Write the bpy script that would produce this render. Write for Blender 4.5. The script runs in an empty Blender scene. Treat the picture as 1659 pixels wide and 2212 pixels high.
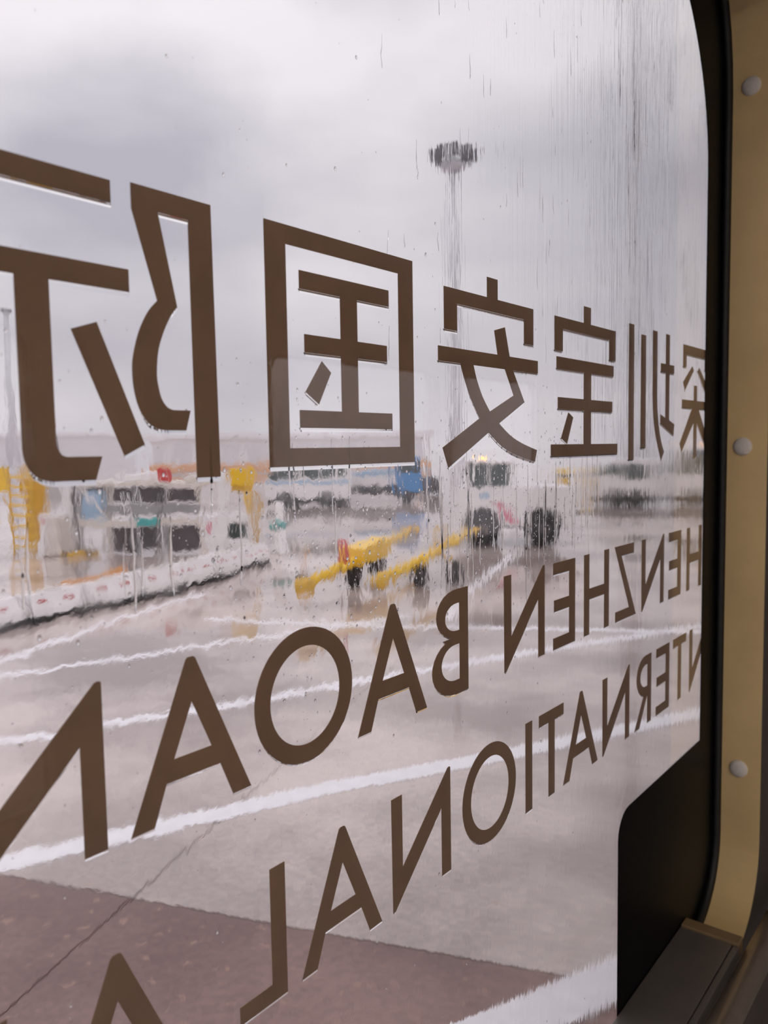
import bpy, bmesh, math, random
from mathutils import Vector, Matrix
from mathutils.geometry import tessellate_polygon

random.seed(7)
S = bpy.context.scene
COL = S.collection

# ------------------------------------------------------------------ camera
H = 2.0            # eye height above the apron
YAW, PITCH, ROLL, FPX = 0.8994038, -0.0778805, -0.01595357, 1739.97
fw = Vector((math.sin(YAW) * math.cos(PITCH), math.cos(YAW) * math.cos(PITCH), math.sin(PITCH)))
rt0 = Vector((math.cos(YAW), -math.sin(YAW), 0)); up0 = rt0.cross(fw)
rt = math.cos(ROLL) * rt0 + math.sin(ROLL) * up0
up = -math.sin(ROLL) * rt0 + math.cos(ROLL) * up0
cam = bpy.data.cameras.new('camera'); camo = bpy.data.objects.new('camera', cam); COL.objects.link(camo)
M = Matrix.Identity(4)
for i in range(3):
    M[i][0] = rt[i]; M[i][1] = up[i]; M[i][2] = -fw[i]
M.translation = Vector((0, -0.4, H))
camo.matrix_world = M
cam.sensor_fit = 'HORIZONTAL'; cam.sensor_width = 36.0; cam.lens = 36.0 * FPX / 1659.0
cam.clip_start = 0.02; cam.clip_end = 2000
cam.dof.use_dof = True; cam.dof.focus_distance = 0.74; cam.dof.aperture_fstop = 11.0
S.camera = camo

# ------------------------------------------------------------------ overcast sky
SKY = 0.96
W = bpy.data.worlds.new('overcast_sky'); S.world = W; W.use_nodes = True
nt = W.node_tree; nt.nodes.clear()
def N(tree, typ, **kw):
    n = tree.nodes.new(typ)
    for k, v in kw.items():
        if k.startswith('i_'):
            n.inputs[k[2:].replace('_', ' ')].default_value = v
        else:
            setattr(n, k, v)
    return n
wo = N(nt, 'ShaderNodeOutputWorld'); bg = N(nt, 'ShaderNodeBackground')
tc = N(nt, 'ShaderNodeTexCoord'); mp = N(nt, 'ShaderNodeMapping')
mp.inputs['Scale'].default_value = (1.6, 1.6, 3.4)
mp.inputs['Location'].default_value = (4.2, 0.5, 2.2)
ns = N(nt, 'ShaderNodeTexNoise'); ns.inputs['Scale'].default_value = 1.3; ns.inputs['Detail'].default_value = 5; ns.inputs['Roughness'].default_value = 0.45
cr = N(nt, 'ShaderNodeValToRGB')
cr.color_ramp.elements[0].position = 0.36; cr.color_ramp.elements[0].color = (0.43, 0.42, 0.485, 1)
cr.color_ramp.elements[1].position = 0.60; cr.color_ramp.elements[1].color = (0.79, 0.75, 0.79, 1)
nt.links.new(tc.outputs['Generated'], mp.inputs['Vector']); nt.links.new(mp.outputs[0], ns.inputs['Vector'])
nt.links.new(ns.outputs['Fac'], cr.inputs[0]); nt.links.new(cr.outputs[0], bg.inputs['Color'])
sx = N(nt, 'ShaderNodeSeparateXYZ'); nt.links.new(tc.outputs['Generated'], sx.inputs[0])
sz = N(nt, 'ShaderNodeMath', operation='MAXIMUM'); sz.inputs[1].default_value = 0; nt.links.new(sx.outputs['Z'], sz.inputs[0])
s2 = N(nt, 'ShaderNodeMath', operation='POWER'); s2.inputs[1].default_value = 2; nt.links.new(sz.outputs[0], s2.inputs[0])
s3 = N(nt, 'ShaderNodeMath', operation='MULTIPLY_ADD'); s3.inputs[1].default_value = 0.8 * SKY; s3.inputs[2].default_value = SKY
nt.links.new(s2.outputs[0], s3.inputs[0]); nt.links.new(s3.outputs[0], bg.inputs['Strength'])
nt.links.new(bg.outputs[0], wo.inputs['Surface'])

S.cycles.volume_bounces = 8
vs = S.view_settings
vs.view_transform = 'Standard'; vs.look = 'None'; vs.gamma = 1.0; vs.use_curve_mapping = False; vs.exposure = 0.2

# ------------------------------------------------------------------ helpers
MATS = {}
def mat(name, col, rough=0.5, metal=0.0, var=0.0, scale=20.0, bump=0.0, spec=0.5, emis=None, stretch=(1, 1, 1)):
    if name in MATS: return MATS[name]
    m = bpy.data.materials.new(name); m.use_nodes = True
    t = m.node_tree; b = t.nodes['Principled BSDF']
    b.inputs['Roughness'].default_value = rough; b.inputs['Metallic'].default_value = metal
    b.inputs['Specular IOR Level'].default_value = spec
    c = (*col, 1)
    b.inputs['Base Color'].default_value = c
    co = N(t, 'ShaderNodeTexCoord'); mp = N(t, 'ShaderNodeMapping'); mp.inputs['Scale'].default_value = stretch
    nz = N(t, 'ShaderNodeTexNoise'); nz.inputs['Scale'].default_value = scale; nz.inputs['Detail'].default_value = 4
    t.links.new(co.outputs['Object'], mp.inputs[0]); t.links.new(mp.outputs[0], nz.inputs['Vector'])
    if var > 0:
        r = N(t, 'ShaderNodeValToRGB')
        r.color_ramp.elements[0].position = 0.3; r.color_ramp.elements[1].position = 0.7
        r.color_ramp.elements[0].color = (*[x * (1 - var) for x in col], 1)
        r.color_ramp.elements[1].color = (*[min(1, x * (1 + var)) for x in col], 1)
        t.links.new(nz.outputs['Fac'], r.inputs[0]); t.links.new(r.outputs[0], b.inputs['Base Color'])
    if bump > 0:
        bp = N(t, 'ShaderNodeBump'); bp.inputs['Distance'].default_value = bump; bp.inputs['Strength'].default_value = 1
        t.links.new(nz.outputs['Fac'], bp.inputs['Height']); t.links.new(bp.outputs[0], b.inputs['Normal'])
    if emis:
        b.inputs['Emission Color'].default_value = (*emis[0], 1); b.inputs['Emission Strength'].default_value = emis[1]
    MATS[name] = m
    return m

class MB:
    """collects vertices and faces of one mesh"""
    def __init__(s): s.v = []; s.f = []; s.mi = []; s.sm = []
    def add(s, vs, fs, mi=0, smooth=False):
        o = len(s.v); s.v += [tuple(x) for x in vs]
        for q in fs: s.f.append([o + i for i in q]); s.mi.append(mi); s.sm.append(smooth)
        return s
    def box(s, a, b, mi=0, rz=0.0, c=None, bev=0.0):
        (x0, y0, z0), (x1, y1, z1) = a, b
        x0, x1 = min(x0, x1), max(x0, x1); y0, y1 = min(y0, y1), max(y0, y1); z0, z1 = min(z0, z1), max(z0, z1)
        if bev > 0:
            e = min(bev, (x1 - x0) * .45, (y1 - y0) * .45, (z1 - z0) * .45)
            bm = bmesh.new()
            bmesh.ops.create_cube(bm, size=1)
            for v in bm.verts:
                v.co = Vector(((x0 + x1) / 2 + v.co.x * (x1 - x0), (y0 + y1) / 2 + v.co.y * (y1 - y0), (z0 + z1) / 2 + v.co.z * (z1 - z0)))
            bmesh.ops.bevel(bm, geom=bm.edges[:], offset=e, segments=2, profile=0.6, affect='EDGES')
            bm.verts.index_update()
            vs_ = [v.co.copy() for v in bm.verts]; fs_ = [[v.index for v in f.verts] for f in bm.faces]; bm.free()
        else:
            vs_ = [Vector(p) for p in ((x0,y0,z0),(x1,y0,z0),(x1,y1,z0),(x0,y1,z0),(x0,y0,z1),(x1,y0,z1),(x1,y1,z1),(x0,y1,z1))]
            fs_ = [(0,3,2,1),(4,5,6,7),(0,1,5,4),(1,2,6,5),(2,3,7,6),(3,0,4,7)]
        if rz:
            cc = Vector(c) if c else Vector((0, 0, 0)); R_ = Matrix.Rotation(rz, 3, 'Z')
            vs_ = [R_ @ (p - cc) + cc for p in vs_]
        return s.add(vs_, fs_, mi)
    def tube(s, pts, r, n=10, mi=0, cap=True, smooth=True):
        pts = [Vector(p) for p in pts]; rr = r if isinstance(r, (list, tuple)) else [r] * len(pts)
        vs_ = []; fs_ = []
        ref = None
        for i, p in enumerate(pts):
            d = (pts[min(i + 1, len(pts) - 1)] - pts[max(i - 1, 0)]).normalized()
            a = Vector((0, 0, 1)) if abs(d.z) < .9 else Vector((1, 0, 0))
            if ref is not None: a = ref
            u = (a - d * a.dot(d)).normalized(); w = d.cross(u); ref = u
            for k in range(n):
                t = 2 * math.pi * k / n
                vs_.append(p + rr[i] * (math.cos(t) * u + math.sin(t) * w))
        for i in range(len(pts) - 1):
            for k in range(n):
                fs_.append((i*n+k, i*n+(k+1) % n, (i+1)*n+(k+1) % n, (i+1)*n+k))
        if cap:
            fs_.append(tuple(reversed(range(n)))); fs_.append(tuple(range((len(pts)-1)*n, len(pts)*n)))
        return s.add(vs_, fs_, mi, smooth)
    def lathe(s, c, axis, prof, n=20, mi=0, smooth=True):
        """prof: list of (along, radius); axis unit vector"""
        c = Vector(c); d = Vector(axis).normalized()
        a = Vector((0, 0, 1)) if abs(d.z) < .9 else Vector((1, 0, 0))
        u = (a - d * a.dot(d)).normalized(); w = d.cross(u)
        vs_ = []; fs_ = []
        for (h, r) in prof:
            for k in range(n):
                t = 2 * math.pi * k / n
                vs_.append(c + d * h + r * (math.cos(t) * u + math.sin(t) * w))
        for i in range(len(prof) - 1):
            for k in range(n):
                fs_.append((i*n+k, i*n+(k+1) % n, (i+1)*n+(k+1) % n, (i+1)*n+k))
        fs_.append(tuple(reversed(range(n)))); fs_.append(tuple(range((len(prof)-1)*n, len(prof)*n)))
        return s.add(vs_, fs_, mi, smooth)
    def prism(s, loops, fn0, fn1, mi=0):
        """loops: outer + holes in 2D; fn0/fn1 map 2D to 3D for the two faces"""
        L = [[Vector((p[0], p[1], 0)) for p in l] for l in loops]
        tris = tessellate_polygon(L)
        flat = [p for l in loops for p in l]; n = len(flat)
        vs_ = [fn0(p) for p in flat] + [fn1(p) for p in flat]
        fs_ = []
        for t in tris:
            fs_.append(tuple(t)); fs_.append(tuple(n + i for i in reversed(t)))
        o = 0
        for l in loops:
            m = len(l)
            for i in range(m):
                j = (i + 1) % m
                fs_.append((o+i, o+j, n+o+j, n+o+i))
            o += m
        return s.add(vs_, fs_, mi)
    def mesh(s, name, mats):
        me = bpy.data.meshes.new(name); me.from_pydata(s.v, [], s.f)
        for m in (mats if isinstance(mats, (list, tuple)) else [mats]): me.materials.append(m)
        me.polygons.foreach_set('material_index', s.mi); me.polygons.foreach_set('use_smooth', s.sm)
        me.update()
        bm = bmesh.new(); bm.from_mesh(me); bmesh.ops.recalc_face_normals(bm, faces=bm.faces[:]); bm.to_mesh(me); bm.free()
        return me
    def build(s, name, mats, parent=None, loc=None, rz=0.0):
        o = bpy.data.objects.new(name, s.mesh(name, mats)); COL.objects.link(o)
        if parent: o.parent = parent
        if loc: o.location = loc
        if rz: o.rotation_euler.z = rz
        return o

def tag(o, label, cat, group=None):
    o['label'] = label; o['category'] = cat
    if group: o['group'] = group
    return o
def struct(o): o['kind'] = 'structure'; return o
def empty(name, loc=(0, 0, 0), rz=0.0):
    o = bpy.data.objects.new(name, None); COL.objects.link(o); o.location = loc; o.rotation_euler.z = rz
    o.empty_display_size = 0.1
    return o
def thing(name, label, cat, loc=(0, 0, 0), rz=0.0, group=None): return tag(empty(name, loc, rz), label, cat, group)
def arc(cx, cz, r, a0, a1, n=10):
    return [(cx + r * math.cos(math.radians(a0 + (a1 - a0) * i / n)), cz + r * math.sin(math.radians(a0 + (a1 - a0) * i / n))) for i in range(n + 1)]

# ------------------------------------------------------------------ materials
def ground_mat(name, c0, c1, ra=.03, rb=.11, ior=1.7, thr=.62):
    m = bpy.data.materials.new(name); m.use_nodes = True; t = m.node_tree; b = t.nodes['Principled BSDF']
    co = N(t, 'ShaderNodeTexCoord')
    geo = N(t, 'ShaderNodeNewGeometry')
    n1 = N(t, 'ShaderNodeTexNoise'); n1.inputs['Scale'].default_value = 0.55; n1.inputs['Detail'].default_value = 6; n1.inputs['Roughness'].default_value = .6
    n2 = N(t, 'ShaderNodeTexNoise'); n2.inputs['Scale'].default_value = 28; n2.inputs['Detail'].default_value = 6; n2.inputs['Roughness'].default_value = .7
    n3 = N(t, 'ShaderNodeTexNoise'); n3.inputs['Scale'].default_value = 13; n3.inputs['Detail'].default_value = 4
    for n in (n1, n2, n3): t.links.new(geo.outputs['Position'], n.inputs['Vector'])
    r1 = N(t, 'ShaderNodeValToRGB'); r1.color_ramp.elements[0].position = .40; r1.color_ramp.elements[1].position = .60
    r1.color_ramp.elements[0].color = (*c0, 1); r1.color_ramp.elements[1].color = (*c1, 1)
    t.links.new(n1.outputs['Fac'], r1.inputs[0])
    mx = N(t, 'ShaderNodeMix', data_type='RGBA', blend_type='MULTIPLY'); mx.inputs['Factor'].default_value = .55
    r2 = N(t, 'ShaderNodeValToRGB'); r2.color_ramp.elements[0].position = .32; r2.color_ramp.elements[1].position = .7
    r2.color_ramp.elements[0].color = (.55, .55, .55, 1); r2.color_ramp.elements[1].color = (1.25, 1.2, 1.15, 1)
    t.links.new(n2.outputs['Fac'], r2.inputs[0]); t.links.new(r1.outputs[0], mx.inputs['A']); t.links.new(r2.outputs[0], mx.inputs['B'])
    last = mx.outputs['Result']
    if True:
        r3 = N(t, 'ShaderNodeValToRGB'); r3.color_ramp.elements[0].position = thr; r3.color_ramp.elements[1].position = thr + .05
        t.links.new(n3.outputs['Fac'], r3.inputs[0])
        ml = N(t, 'ShaderNodeMath', operation='MULTIPLY'); ml.inputs[1].default_value = .55
        t.links.new(r3.outputs[0], ml.inputs[0])
        m3 = N(t, 'ShaderNodeMix', data_type='RGBA'); m3.inputs['B'].default_value = (.42, .26, .19, 1)
        t.links.new(ml.outputs[0], m3.inputs['Factor']); t.links.new(last, m3.inputs['A']); last = m3.outputs['Result']
    t.links.new(last, b.inputs['Base Color'])
    rr = N(t, 'ShaderNodeMapRange'); rr.inputs['From Min'].default_value = .42; rr.inputs['From Max'].default_value = .64
    rr.inputs['To Min'].default_value = ra; rr.inputs['To Max'].default_value = rb
    t.links.new(n1.outputs['Fac'], rr.inputs['Value']); t.links.new(rr.outputs[0], b.inputs['Roughness'])
    b.inputs['IOR'].default_value = ior
    bp = N(t, 'ShaderNodeBump'); bp.inputs['Distance'].default_value = .001; bp.inputs['Strength'].default_value = .2
    t.links.new(n3.outputs['Fac'], bp.inputs['Height']); t.links.new(bp.outputs[0], b.inputs['Normal'])
    return m
M_GROUND = ground_mat('wet_concrete', (.42, .345, .315), (.76, .655, .605), .012, .12, thr=.68)
M_GROUND_DARK = ground_mat('darker_wet_concrete', (.20, .115, .105), (.33, .205, .178), .12, .3, 1.45, .625)
M_LINE = mat('wet_white_paint', (.93, .90, .91), .35, var=.06, scale=12)
M_BLACK = mat('black_ceramic_frit', (.006, .005, .006), .32, spec=.05)
M_RUBBER = mat('black_rubber', (.012, .011, .012), .55, var=.2, scale=60)
M_TRIM = mat('tan_trim', (.92, .68, .34), .5, var=.08, scale=9, bump=.0004)
M_CAP = mat('pale_plastic_cap', (.86, .80, .75), .5, var=.05, scale=200)
M_SILL = mat('grey_sill', (.20, .175, .165), .34, metal=.3, var=.08, scale=14)
M_INNER = mat('light_bus_wall', (.75, .70, .63), .5, var=.05, scale=3)
M_DARK = mat('dark_brown_panel', (.10, .08, .065), .6, var=.15, scale=10)
M_RAIL = mat('brushed_rail', (.52, .42, .34), .3, metal=.55, var=.12, scale=30)
M_CEIL = mat('pale_ceiling', (.82, .79, .75), .6, var=.05, scale=5)
M_BUSFLOOR = mat('dark_bus_floor', (.45, .42, .40), .6, var=.12, scale=40)
M_WHITE = mat('white_paint', (.90, .865, .85), .4, var=.06, scale=5)
M_CREAM = mat('cream_paint', (.78, .72, .65), .45, var=.1, scale=5)
M_GREYM = mat('grey_steel', (.36, .35, .35), .45, var=.15, scale=6)
M_GREYD = mat('dark_grey_panel', (.12, .105, .11), .5, var=.2, scale=6)
M_YEL = mat('yellow_paint', (.95, .57, .02), .4, var=.08, scale=8)
M_YELD = mat('worn_yellow_paint', (.74, .44, .06), .5, var=.15, scale=9)
M_RED = mat('red_paint', (.60, .06, .06), .4, var=.1, scale=9)
M_PINK = mat('pinkish_red_stripe', (.72, .20, .27), .4, var=.08, scale=9)
M_TYRE = mat('black_tyre', (.022, .02, .022), .7, var=.2, scale=30)
M_TEAL = mat('teal_paint', (.10, .45, .43), .4, var=.1, scale=8)
M_BLUE = mat('blue_paint', (.06, .26, .56), .4, var=.1, scale=8)
M_LBLUE = mat('pale_blue_paint', (.36, .52, .68), .4, var=.1, scale=8)
M_ORANGE = mat('orange_paint', (.80, .36, .10), .45, var=.08, scale=8)
M_WINDOW = mat('tinted_vehicle_glass', (.06, .085, .08), .08, var=.2, scale=4)
M_AMBER = mat('amber_beacon', (.9, .35, .03), .3, emis=((1, .42, .05), 3.0))
M_MAST = mat('galvanised_mast', (.55, .56, .60), .5, var=.12, scale=2)
M_MAST2 = mat('dark_galvanised_mast', (.30, .31, .35), .5, var=.12, scale=2)
M_HEAD = mat('dark_lamp_head', (.10, .10, .12), .5, var=.2, scale=3)
M_PALE = mat('pale_facade', (.92, .89, .90), .6, var=.05, scale=.4)
M_PALEG = mat('pale_grey_facade', (.76, .745, .77), .6, var=.05, scale=.4)

def glass_mat(name, ior=1.45, col=(.985, .985, .985)):
    m = bpy.data.materials.new(name); m.use_nodes = True; t = m.node_tree; t.nodes.clear()
    o = N(t, 'ShaderNodeOutputMaterial'); g = N(t, 'ShaderNodeBsdfGlass'); g.inputs['Roughness'].default_value = 0
    g.inputs['IOR'].default_value = ior; g.inputs['Color'].default_value = (*col, 1)
    t.links.new(g.outputs[0], o.inputs['Surface'])
    return m, t, g
M_GLASS, _, _ = glass_mat('window_glass')
M_WATER, _, _ = glass_mat('rain_water', 1.33, (1, 1, 1))

FILM = 1.0
def wet_glass():
    """outer face of the pane: rain film, height field in metres on (X, Z)"""
    m, t, g = glass_mat('rain_wet_glass')
    geo = N(t, 'ShaderNodeNewGeometry'); sp = N(t, 'ShaderNodeSeparateXYZ'); t.links.new(geo.outputs['Position'], sp.inputs[0])
    X = sp.outputs['X']; Z = sp.outputs['Z']
    def math_(op, a, b=None, clamp=False):
        n = N(t, 'ShaderNodeMath', operation=op); n.use_clamp = clamp
        for i, v in enumerate((a, b)):
            if v is None: continue
            if isinstance(v, (int, float)): n.inputs[i].default_value = v
            else: t.links.new(v, n.inputs[i])
        return n.outputs[0]
    def rng(v, a, b, c=0.0, d=1.0):
        n = N(t, 'ShaderNodeMapRange', interpolation_type='SMOOTHSTEP')
        n.inputs['From Min'].default_value = a; n.inputs['From Max'].default_value = b
        n.inputs['To Min'].default_value = c; n.inputs['To Max'].default_value = d
        t.links.new(v, n.inputs['Value']); return n.outputs[0]
    def noise(sx, sz, det=2.0, rough=.5, off=0.0, dist=0.0):
        mp = N(t, 'ShaderNodeMapping'); mp.inputs['Scale'].default_value = (sx, 0, sz); mp.inputs['Location'].default_value = (off, off * .7, 0)
        n = N(t, 'ShaderNodeTexNoise'); n.inputs['Scale'].default_value = 1; n.inputs['Detail'].default_value = det; n.inputs['Roughness'].default_value = rough
        n.inputs['Distortion'].default_value = dist
        t.links.new(geo.outputs['Position'], mp.inputs[0]); t.links.new(mp.outputs[0], n.inputs['Vector'])
        return n.outputs['Fac']
    def mul(*a):
        r = a[0]
        for b in a[1:]: r = math_('MULTIPLY', r, b)
        return r
    def add(*a):
        r = a[0]
        for b in a[1:]: r = math_('ADD', r, b)
        return r
    # gentle film everywhere
    h = mul(noise(80, 34, 2, .5), 6.0e-5)
    h = add(h, mul(noise(420, 210, 1, .5, 4.4), 4.0e-6))
    # slow waves where the glass is wettest (horizon belt), finer grain on top
    belt = mul(rng(Z, H - .34, H - .16), rng(Z, H + .06, H - .01))
    left = rng(X, .85, .30, .25, 1.0)
    h = add(h, mul(noise(70, 42, 1, .5, 3.1, .5), belt, left, 1.5e-4))
    h = add(h, mul(noise(230, 150, 2, .6, 7.7, .8), belt, left, 2.2e-5))
    # vertical runs, stronger along the glass to the right and higher up
    right = rng(X, .50, .85, .10, 1.0)
    high = rng(Z, H - .10, H + .14, .16, 1.0)
    h = add(h, mul(noise(330, 6, 2, .5, 9.7, .3), rng(noise(14, 9, 2, .5, 6.1), .38, .62, .25, 1.6), right, high, 1.05e-4))
    h = add(h, mul(noise(110, 3.0, 2, .5, 5.2), right, high, 1.2e-4))
    # one heavy curtain of water
    bx = math_('SUBTRACT', X, 1.025); bx = math_('ABSOLUTE', bx)
    band = mul(rng(bx, .05, .006), rng(Z, H - .06, H + .14))
    h = add(h, mul(noise(420, 9, 3, .6, 1.3, .5), band, 2.6e-4))
    # mist of tiny drops blurs the belt and the right-hand side
    mist = math_('MAXIMUM', mul(belt, .8), mul(right, .6), True)
    rg = mul(rng(noise(26, 9, 3, .6, 2.2), .35, .65, .35, 1.0), mist, .085)
    t.links.new(rg, g.inputs['Roughness'])
    bp = N(t, 'ShaderNodeBump'); bp.inputs['Strength'].default_value = 1.0; bp.inputs['Distance'].default_value = FILM
    t.links.new(h, bp.inputs['Height']); t.links.new(bp.outputs[0], g.inputs['Normal'])
    return m
M_WET = wet_glass()

def vinyl():
    m = bpy.data.materials.new('brown_vinyl'); m.use_nodes = True; t = m.node_tree; t.nodes.clear()
    o = N(t, 'ShaderNodeOutputMaterial'); d = N(t, 'ShaderNodeBsdfDiffuse'); tr = N(t, 'ShaderNodeBsdfTranslucent'); ad = N(t, 'ShaderNodeAddShader')
    geo = N(t, 'ShaderNodeNewGeometry'); nz = N(t, 'ShaderNodeTexNoise'); nz.inputs['Scale'].default_value = 14; nz.inputs['Detail'].default_value = 8; nz.inputs['Roughness'].default_value = .75
    t.links.new(geo.outputs['Position'], nz.inputs['Vector'])
    r = N(t, 'ShaderNodeValToRGB'); r.color_ramp.elements[0].position = .3; r.color_ramp.elements[1].position = .7
    r.color_ramp.elements[0].color = (.25, .182, .138, 1); r.color_ramp.elements[1].color = (.32, .245, .175, 1)
    t.links.new(nz.outputs['Fac'], r.inputs[0]); t.links.new(r.outputs[0], tr.inputs[0])
    d.inputs[0].default_value = (.20, .148, .105, 1)
    t.links.new(d.outputs[0], ad.inputs[0]); t.links.new(tr.outputs[0], ad.inputs[1]); t.links.new(ad.outputs[0], o.inputs[0])
    return m
M_VINYL = vinyl()

# ================================================================== SETTING
# ---- apron: slabs near the bus, one sheet beyond
TH = math.radians(20.8); CX0, CY0 = 2.005, 2.68
E1 = Vector((math.cos(TH), math.sin(TH), 0)); E2 = Vector((-math.sin(TH), math.cos(TH), 0))
apron = struct(empty('apron_ground', (CX0, CY0, 0), TH))
apron['label'] = 'rain-wet concrete apron with painted white lines'
SL = 5.0; GAP = 0.007; I0, I1, J0, J1 = -2, 4, -2, 4
slab = MB().box((GAP / 2, GAP / 2, -.2), (SL - GAP / 2, SL - GAP / 2, 0), bev=.003).mesh('concrete_slab', M_GROUND)
slab2 = slab.copy(); slab2.materials[0] = M_GROUND_DARK  # slabs beside the bus take a darker, browner base colour
for i in range(I0, I1):
    for j in range(J0, J1):
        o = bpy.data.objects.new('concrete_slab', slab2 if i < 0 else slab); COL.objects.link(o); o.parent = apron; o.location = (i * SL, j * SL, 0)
far = MB(); a0, a1, b0, b1, B = I0 * SL, I1 * SL, J0 * SL, J1 * SL, 900.0
far.add([(-B, -B, 0), (B, -B, 0), (B, B, 0), (-B, B, 0), (a0, b0, 0), (a1, b0, 0), (a1, b1, 0), (a0, b1, 0)],
        [(0, 1, 5, 4), (1, 2, 6, 5), (2, 3, 7, 6), (3, 0, 4, 7)])
far.build('far_concrete', M_GROUND, apron)
MB().box((a0 - .1, b0 - .1, -.30), (a1 + .1, b1 + .1, -.19)).build('joint_bed', M_GREYD, apron)
LZ = [.0025]
def line(pts, w=.16):
    LZ[0] += .0008
    mb = MB(); P = [Vector((p[0], p[1], 0)) for p in pts]; R_ = Matrix.Rotation(-TH, 3, 'Z'); O = Vector((CX0, CY0, 0))
    vs_ = []; n = len(P)
    for i, p in enumerate(P):
        d = (P[min(i + 1, n - 1)] - P[max(i - 1, 0)]).normalized(); q = Vector((-d.y, d.x, 0)) * w / 2
        for s_ in (1, -1):
            for z in (LZ[0], .0002): vs_.append(R_ @ (p + q * s_ - O) + Vector((0, 0, z)))
    fs_ = []
    for i in range(n - 1):
        a, b = i * 4, i * 4 + 4
        fs_ += [(a, b, b + 2, a + 2), (a + 1, a, b, b + 1)[::-1], (a + 2, a + 3, b + 3, b + 2)[::-1]]
    return mb.add(vs_, fs_).build('painted_line', M_LINE, apron)
line([(.5, 4.08), (1.8, 3.46), (3.4, 2.76), (4.36, 2.24), (6.0, 1.45), (9.5, -.2)], .17)
line([(1.4, 5.6), (2.61, 5.12), (3.78, 4.6), (5.33, 3.96), (6.84, 3.34), (8.31, 2.65), (11, 1.4)], .15)
line([(1.5, 7.6), (3.44, 6.83), (4.39, 6.45), (6.06, 5.9), (7.6, 5.3)], .14)
line([(1.6, 6.3), (3.68, 7.3), (5.46, 8.08), (7.25, 8.62)], .13)
line([(6.1, 7.2), (6.54, 6.27), (7.2, 4.88), (7.96, 3.55), (8.7, 2.2), (9.8, .2)], .15)
line([(7.6, 4.75), (9.03, 5.44), (10.75, 6.1), (13.07, 6.95)], .15)
line([(1.5, 1.28), (2.31, .93), (2.85, .70), (3.6, .38)], .20)

# ---- the bus body round the window (inside is -Y)
def roundrect(x0, x1, z0, z1, rb, rt_, n=10):
    return (arc(x1 - rb, z0 + rb, rb, -90, 0, n) + arc(x1 - rt_, z1 - rt_, rt_, 0, 90, n)
            + arc(x0 + rt_, z1 - rt_, rt_, 90, 180, n) + arc(x0 + rb, z0 + rb, rb, 180, 270, n))
TRIM_LOOP = roundrect(-.90, 1.412, H - .80, H + .86, .13, .30)
BX0, BX1, BZ0, BZ1, BY = -1.75, 6.6, .36, 2.95, -2.9
walls = MB().prism([[(BX0, BZ0), (BX1, BZ0), (BX1, BZ1), (BX0, BZ1)], TRIM_LOOP], lambda p: (p[0], -.07, p[1]), lambda p: (p[0], -.002, p[1]))
struct(walls.build('wall_left', M_DARK))
OPP = [(-1.6, -.25, .46), (-.15, 1.75, .46), (3.15, 4.75, 1.3), (4.95, 6.3, 1.3)]
loops = [[(BX0, BZ0), (BX1, BZ0), (BX1, BZ1), (BX0, BZ1)]] + [roundrect(a, b, zl, 2.53, .10, .10, 5) for a, b, zl in OPP]
struct(MB().prism(loops, lambda p: (p[0], BY, p[1]), lambda p: (p[0], BY - .06, p[1])).build('wall_right', M_INNER))
for k, (a, b, zl) in enumerate(OPP):
    w = struct(empty('window_%d' % (k + 2), (0, 0, 0)))
    MB().box((a - .03, BY - .066, zl - .03), (b + .03, BY - .062, 2.56)).build('pane', M_GLASS, w)
    lp = [Vector((x, BY - .001, z)) for x, z in roundrect(a, b, zl, 2.53, .10, .10, 5)]
    MB().tube(lp + [lp[0]], .012, 6, cap=False).build('gasket', M_RUBBER, w)
struct(MB().box((BX0, BY - .06, BZ0 - .05), (BX1, -.002, BZ0)).build('floor', M_BUSFLOOR))
struct(MB().box((BX0, BY - .06, BZ1), (BX1, -.002, BZ1 + .05)).build('ceiling', M_CEIL))
REAR = roundrect(-2.75, -.16, .75, 2.82, .12, .12, 5)
struct(MB().prism([[(BY - .06, BZ0 - .05), (-.002, BZ0 - .05), (-.002, BZ1 + .05), (BY - .06, BZ1 + .05)], REAR], lambda p: (BX0 - .05, p[0], p[1]), lambda p: (BX0, p[0], p[1])).build('wall_back', M_INNER))
w = struct(empty('window_6'))  # unseen end window, added and enlarged to brighten the tan lining
MB().box((BX0 - .056, -2.78, .72), (BX0 - .051, -.13, 2.85)).build('pane', M_GLASS, w)
lp = [Vector((BX0 + .001, y, z)) for y, z in REAR]
MB().tube(lp + [lp[0]], .012, 6, cap=False).build('gasket', M_RUBBER, w)
struct(MB().box((BX1, BY - .06, BZ0 - .05), (BX1 + .05, -.002, BZ1 + .05)).build('wall_front', M_INNER))

# unseen cove added above the window to shade the top of the lining
struct(MB().prism([[(-.072, BZ1), (-.072, H + .70), (-.20, H + .70), (-.42, H + .80), (-.42, BZ1)]], lambda p: (BX0, p[0], p[1]), lambda p: (BX1, p[0], p[1])).build('shade_cove', M_DARK))

# unseen glowing panels added under the ceiling to brighten the tan lining
M_FILL = mat('fill_panel_glow', (.9, .9, .88), .5, emis=((1, .90, .76), 8.5))
for x0, lab in ((-1.5, 'long white added fill light panel, unseen at the rear of the bus'), (-.4, 'long white added fill light panel, unseen towards the middle of the bus')):
    t = thing('fill_panel', lab, 'fill_light', (x0, -1.5, BZ1), group='added fill light panels inside the bus')
    MB().box((0, -.16, -.03), (.95, .16, -.001), bev=.006).build('housing', M_WHITE, t)
    MB().box((.03, -.13, -.045), (.92, .13, -.03), bev=.006).build('glow_face', M_FILL, t)

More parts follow.
